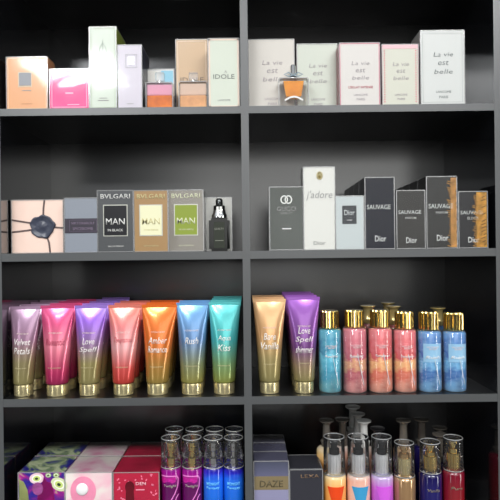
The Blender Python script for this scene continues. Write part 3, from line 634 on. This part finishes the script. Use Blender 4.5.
for i in range(60):
    u, v = random.uniform(0.08, 0.94), random.uniform(0.45, 0.97)
    if 0.26 < u < 0.76 and v < 0.86: continue
    disc(bm, ell(B.X(u), B.Z(v), random.uniform(0.001, 0.0032), random.uniform(0.0008, 0.0017), 8, random.uniform(0, 3)), -0.0006)
build('printed_petals', bm, mat((240, 130, 160), 0.35), B.root)
bm = bmesh.new(); disc(bm, ell(B.X(0.36), B.Z(0.78), 0.0095, 0.012, 20) , -0.0007); disc(bm, [(B.X(0.28), B.Z(0.78)), (B.X(0.44), B.Z(0.78)), (B.X(0.46), B.Z(0.45)), (B.X(0.26), B.Z(0.45))], -0.0008)
build('printed_bottle', bm, mat((96, 8, 26), 0.35), B.root)
B.txt('DEN', 0.6, 0.83, 0.22, mat((244, 205, 215)), h=0.045, bold=0.03); B.rect(0.49, 0.73, 0.68, 0.745, mat((236, 160, 180)), 'printed_line')
q = B.root.location.copy(); q.y += 0.092; dup(B.root, q, 'crimson gift box standing right behind the petal-printed front one')

# lilac cartons and the dark one
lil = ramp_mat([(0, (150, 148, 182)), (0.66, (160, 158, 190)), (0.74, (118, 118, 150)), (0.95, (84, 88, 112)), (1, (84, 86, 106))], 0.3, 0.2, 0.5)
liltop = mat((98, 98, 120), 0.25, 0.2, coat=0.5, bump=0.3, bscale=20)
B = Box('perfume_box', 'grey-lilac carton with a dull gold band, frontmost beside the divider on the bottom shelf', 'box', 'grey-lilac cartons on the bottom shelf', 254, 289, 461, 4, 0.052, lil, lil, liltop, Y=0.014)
B.rect(0.0, 0.625, 1, 0.80, mat((142, 126, 92), 0.45, 0.2), 'gold_band', 0.0005); B.txt('DAZE', 0.5, 0.705, 0.66, mat((92, 82, 58)), h=0.085, bold=0.03, lift=0.0014)
for k in (1, 2):
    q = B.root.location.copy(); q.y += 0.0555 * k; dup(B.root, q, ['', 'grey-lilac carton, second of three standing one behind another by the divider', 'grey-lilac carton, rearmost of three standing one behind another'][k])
B = Box('perfume_box', 'dark charcoal film-wrapped carton with faint gold lettering, left of the orange spray bottle', 'box', None, 289.8, 323, 469.5, 4, 0.08, mat((52, 52, 60), 0.35, **dk), Y=0.014)
B.txt('LEXA', 0.62, 0.9, 0.56, mat((150, 120, 90), 0.4, 0.4), h=0.05, bold=0.01)
bm = bmesh.new()
for a, b, c, d in ((-B.w / 2, B.w / 2, 0, 0.0016), (-B.w / 2, B.w / 2, 0.078, 0.0796), (-B.w / 2, -B.w / 2 + 0.0016, 0, 0.0796), (B.w / 2 - 0.0016, B.w / 2, 0, 0.0796)): bx(bm, a, b, c, d, B.h + 0.0008, B.h + 0.0012)
build('film_edge', bm, FILM_EDGE, B.root)

# ------------------------------------------------------------ bottom shelf: body mists with clear caps
def base_px(Y): return 255 + (EYE - z4) * 500 * DIST / (DIST + Y)
def clear_cap(bm_parent, root, r, z0, z1, rim=True):
    bm = bmesh.new(); lathe(bm, [(r, z0), (r * 1.02, z0 + 0.004), (r * 0.99, z1 - 0.006), (r * 0.96, z1 - 0.001), (r * 0.9, z1), (r * 0.86, z1 - 0.002), (r * 0.88, z1 - 0.008)], 36, cap_bottom=False, cap_top=False)
    c = build('clear_cap', bm, CLEARCAP, root, True, 60)
    if rim:
        for zz, rr in ((z1 - 0.0008, r * 0.94), (z0 + 0.0012, r * 1.0)):
            bm = bmesh.new(); n = 36; m_ = 6; t_ = 0.0009; g = [[bm.verts.new(((rr + t_ * math.cos(2 * math.pi * j / m_)) * math.cos(2 * math.pi * i / n), (rr + t_ * math.cos(2 * math.pi * j / m_)) * math.sin(2 * math.pi * i / n), zz + t_ * math.sin(2 * math.pi * j / m_))) for j in range(m_)] for i in range(n)]
            for i in range(n):
                for j in range(m_): bm.faces.new((g[i][j], g[(i + 1) % n][j], g[(i + 1) % n][(j + 1) % m_], g[i][(j + 1) % m_]))
            build('cap_rim', bm, CLEARRIM, c, True)
    return c
def spray_head(root, r, z0, z1, m, spout=True):
    bm = bmesh.new(); lathe(bm, [(r, z0), (r, z0 + (z1 - z0) * 0.35), (r * 0.62, z0 + (z1 - z0) * 0.42), (r * 0.62, z0 + (z1 - z0) * 0.62), (r * 0.85, z0 + (z1 - z0) * 0.66), (r * 0.85, z1 - 0.001), (r * 0.7, z1)], 24)
    o = build('spray_nozzle', bm, m, root, True, 40)
    if spout:
        bm = bmesh.new(); lathe(bm, [(0.0012, 0), (0.0012, 0.0015)], 12)
        for v in bm.verts: v.co = (v.co.x, -r * 0.85 - v.co.z, v.co.y + z0 + (z1 - z0) * 0.82)
        build('spray_hole', bm, BLACKPL, o)
    return o
def mistcap(pxc, wpx, ytop, ycap, label, stops, nozzle, words, ink, Y, group='spray bottles with tall clear caps left of the divider', swirl=False):
    x = W(pxc, 485, Y).x; r = (W(pxc + wpx / 2, 485, Y).x - W(pxc - wpx / 2, 485, Y).x) / 2
    h = W(pxc, ytop, Y).z - z4; hc = W(pxc, ycap, Y - r).z - z4
    root = empty('mist_bottle', label, 'spray bottle', group, (x, Y, z4 + 0.0002))
    bm = bmesh.new(); lathe(bm, [(r * 0.9, 0), (r, 0.003), (r, hc - 0.006), (r * 0.93, hc - 0.001), (r * 0.5, hc + 0.0005)], 36)
    build('bottle_body', bm, ramp_mat(stops, 0.18, 0.1, 0.7, noise=0.12, nscale=60), root, True, 50)
    clear_cap(None, root, r * 0.97, hc + 0.0008, h)
    spray_head(root, r * 0.42, hc + 0.0006, h - 0.010, nozzle)
    sf = cyl_surf(r)
    if swirl:
        bm = bmesh.new(); stroke(bm, [(-r * 0.85 + r * 1.5 * i / 10, hc - 0.014 + 0.001 * math.sin(i / 3)) for i in range(11)], 0.0022, sf)
        stroke(bm, [(r * 0.65, hc - 0.014), (r * 0.78, hc - 0.02), (r * 0.72, hc - 0.036), (r * 0.45, hc - 0.05), (r * 0.1, hc - 0.062)], 0.0018, sf)
        stroke(bm, [(r * 0.8, hc - 0.052), (r * 0.6, hc - 0.058), (r * 0.5, hc - 0.066)], 0.0018, sf); build('pale_swirl', bm, mat((236, 130, 210), 0.3), root)
        bm = bmesh.new(); n = 10; L = []
        for i in range(n + 1):
            xx = -r * 0.84 + r * 1.42 * i / n
            L.append([bm.verts.new((xx, sf(xx, 0) - 0.0003, hc - 0.016)), bm.verts.new((xx, sf(xx, 0) - 0.0003, hc - 0.0255 - 0.002 * math.sin(i))), bm.verts.new((xx, sf(xx, 0) + 0.0003, hc - 0.0255)), bm.verts.new((xx, sf(xx, 0) + 0.0003, hc - 0.016))])
        for a, b in zip(L, L[1:]):
            for i in range(4): bm.faces.new((a[i], a[(i + 1) % 4], b[(i + 1) % 4], b[i]))
        build('pink_band', bm, mat((206, 40, 160), 0.25, 0.3, var=0.3, vscale=200), root)
    for i, t in enumerate(words):
        text('lettering', t, 0, hc - (0.034 if swirl else 0.029) - 0.0088 * i, r * 1.25, ink, root, sf, height=0.0062, shear=0.15 if swirl else 0, bold=0.02)
    return root
mag = [(0, (120, 14, 110)), (0.72, (92, 10, 84)), (0.8, (120, 14, 110)), (0.94, (156, 18, 138)), (1, (120, 20, 120))]
blu = [(0, (20, 70, 200)), (0.6, (26, 110, 226)), (0.84, (36, 110, 232)), (0.94, (40, 40, 190)), (1, (34, 24, 130))]
gN, sN = GOLD, SILVER
ytop_c = 437
ks = []
for pxc, lab, st, nz, wd, ik, sw in ((171.3, 'magenta spray bottle with clear cap, left of the two and beside the crimson gift box', mag, gN, ['Twilight'], mat((170, 160, 150)), True),
        (192.4, 'magenta spray bottle with clear cap, right of the two and touching the blue ones', mag, gN, ['Twilight'], mat((170, 160, 150)), True),
        (213.6, 'bright blue spray bottle with clear cap, next to the magenta pair', blu, sN, ['MIDNIGHT', 'Fantasy'], mat((120, 214, 250)), False),
        (234.0, 'bright blue spray bottle with clear cap, beside the central divider', blu, sN, ['MIDNIGHT', 'Fantasy'], mat((120, 214, 250)), False)):
    o = mistcap(pxc, 20.2, ytop_c, 470, lab, st, nz, wd, ik, 0.036, swirl=sw)
    q = o.location.copy(); q.y += 0.056
    dup(o, q, lab.split(',')[0].replace('with clear cap', 'in the rear row, behind the one') + (' beside the crimson gift box' if pxc < 180 else ' touching the blue ones' if pxc < 200 else ' next to the magenta pair' if pxc < 220 else ' beside the divider'))

def mist_right(pxc, wpx, ycaptop, yshoulder, label, stops, collar, Y, metal=0.0, words=None, vee=None, flared=False, ydisc=None, group='spray bottles at the right of the bottom shelf', headm=None, ring=False):
    x = W(pxc, 485, Y).x; r = (W(pxc + wpx / 2, 485, Y).x - W(pxc - wpx / 2, 485, Y).x) / 2
    hs = W(pxc, yshoulder, Y).z - z4
    root = empty('mist_bottle', label, 'spray bottle', group, (x, Y, z4 + 0.0002))
    bm = bmesh.new(); lathe(bm, [(r * 0.9, 0), (r, 0.003), (r, hs - 0.009), (r * 0.95, hs - 0.005), (r * 0.75, hs - 0.001), (r * 0.5, hs)], 36)
    build('bottle_body', bm, ramp_mat(stops, 0.15, metal, 0.7, noise=0.06, nscale=40), root, True, 50)
    sf = cyl_surf(r)
    if flared:
        h = W(pxc, ydisc, Y).z - z4
        bm = bmesh.new(); lathe(bm, [(r * 0.5, hs), (r * 0.6, hs + 0.012), (r * 0.4, hs + 0.015), (r * 0.36, h - 0.010), (r * 0.46, h - 0.006), (r * 0.72, h - 0.0022), (r * 0.74, h), (r * 0.66, h + 0.0003)], 32)
        build('flared_pump', bm, collar, root, True, 40)
    else:
        h = W(pxc, ycaptop, Y).z - z4; ch = (h - hs) * 0.5
        bm = bmesh.new(); lathe(bm, [(r * 0.56, hs + 0.0002), (r * 0.58, hs + 0.001), (r * 0.58, hs + ch), (r * 0.5, hs + ch + 0.001)], 48, flute=0.12); build('metal_collar', bm, collar if collar is not CHROME else mat((238, 238, 240), 0.3, 0.7), root, True, 25)  # collar fluting is added, shaping bright and dark stripes like reflections
        spray_head(root, r * 0.45, hs + ch + 0.001, h - 0.006, headm or mat((40, 40, 42), 0.12, 0.6))
        clear_cap(None, root, r * 0.92, hs - 0.002, h)
    if vee:
        bm = bmesh.new(); zt = hs - 0.022; G = []
        for lay in (0.0008, 0.0001):
            g = []
            for k in range(8):
                f = k / 7; hw = r * 0.72 * (1 - 0.75 * f); row_ = []
                for q in range(9):
                    xx = hw * (q - 4) / 4; row_.append(bm.verts.new((xx, sf(xx, 0) - lay, zt - 0.05 * f)))
                g.append(row_)
            for k in range(7):
                for q in range(8): bm.faces.new((g[k][q], g[k][q + 1], g[k + 1][q + 1], g[k + 1][q]))
            G.append(g)
        for q in range(8):
            bm.faces.new((G[0][0][q], G[0][0][q + 1], G[1][0][q + 1], G[1][0][q])); bm.faces.new((G[0][7][q], G[0][7][q + 1], G[1][7][q + 1], G[1][7][q]))
        for k in range(7):
            for q in (0, 8): bm.faces.new((G[0][k][q], G[0][k + 1][q], G[1][k + 1][q], G[1][k][q]))
        build('painted_vee', bm, vee, root)
    if words: text('lettering', words, 0, hs - 0.034, r * 1.1, mat((130, 120, 100), 0.4, 0.3), root, sf, height=0.006, shear=0.15, bold=0.02)
    return root
org = [(0, (236, 150, 60)), (0.75, (240, 160, 80)), (0.92, (236, 196, 130)), (1, (216, 200, 170))]
pk = [(0, (226, 180, 160)), (0.7, (232, 186, 166)), (0.9, (226, 170, 150)), (1, (205, 190, 180))]
vio = [(0, (180, 70, 200)), (0.75, (190, 90, 206)), (0.88, (190, 140, 205)), (1, (180, 176, 205))]
gold = [(0, (176, 134, 92)), (0.9, (196, 156, 112)), (1, (180, 150, 116))]
navyb = [(0, (20, 18, 96)), (0.7, (24, 20, 90)), (1, (26, 20, 70))]
redb = [(0, (150, 34, 40)), (0.6, (132, 24, 34)), (1, (110, 18, 40))]
mist_right(334.5, 23, 436, 472, 'amber orange spray bottle with chrome collar under a clear cap', org, CHROME, 0.036, vee=mat((226, 70, 24), 0.25))
mist_right(358.5, 23, 436, 472, 'peach spray bottle with a blue wedge and chrome collar, between orange and violet', pk, CHROME, 0.036, vee=mat((60, 150, 196), 0.25))
mist_right(382, 22, 436, 472, 'violet spray bottle with chrome collar under a clear cap', vio, CHROME, 0.036, vee=mat((204, 90, 214), 0.25))
mist_right(404.5, 21.5, 442, 474, 'gold metallic spray bottle with gold nozzle under a clear cap', gold, GOLD2, 0.036, metal=0.6, headm=mat((206, 170, 120), 0.2, 0.9))
mist_right(430.5, 22, 441, 470, 'navy blue spray bottle with gold collar, left of the dark red one', navyb, GOLD, 0.036, words='Vanilla', headm=GOLD)
mist_right(453.5, 21, 437, 468, 'dark red spray bottle with gold collar, right end of the bottom shelf', redb, GOLD, 0.036, words='Pure', headm=GOLD)
brz = mat((112, 106, 98), 0.2, 0.4, coat=0.8); lt = mat((214, 214, 210), 0.25, 0.2, coat=0.5)
for pxc, yd, Y, lab, st, cm in (
        (327, 420, 0.088, 'spray bottle with grey flared pump behind the amber orange bottle', org, brz),
        (364.5, 420.5, 0.088, 'spray bottle with pale flared pump behind the peach bottle', pk, lt),
        (404, 420, 0.088, 'spray bottle with bronze flared pump behind the gold metallic bottle', gold, brz),
        (440.5, 434, 0.088, 'spray bottle with low bronze flared pump behind the navy and dark red bottles', navyb, brz),
        (343, 419, 0.140, 'spray bottle with flared pump seen between the amber orange and peach bottles', pk, brz),
        (378, 428, 0.140, 'spray bottle with low dark flared pump behind the violet bottle', vio, mat((90, 88, 92), 0.2, 0.5)),
        (422.5, 419, 0.140, 'spray bottle with bronze flared pump left of and behind the navy bottle', navyb, brz),
        (358.5, 413.5, 0.190, 'spray bottle with pale flared pump, one before the rearmost', pk, lt),
        (440.5, 427, 0.140 + 0.004, 'spray bottle with bronze flared pump, rearmost behind the navy bottle', redb, brz),
        (353.5, 406.5, 0.240, 'rearmost spray bottle with the highest pale flared pump near the shelf above', pk, lt)):
    mist_right(pxc, 20, None, yd + 26, lab, st, cm, Y, flared=True, ydisc=yd)
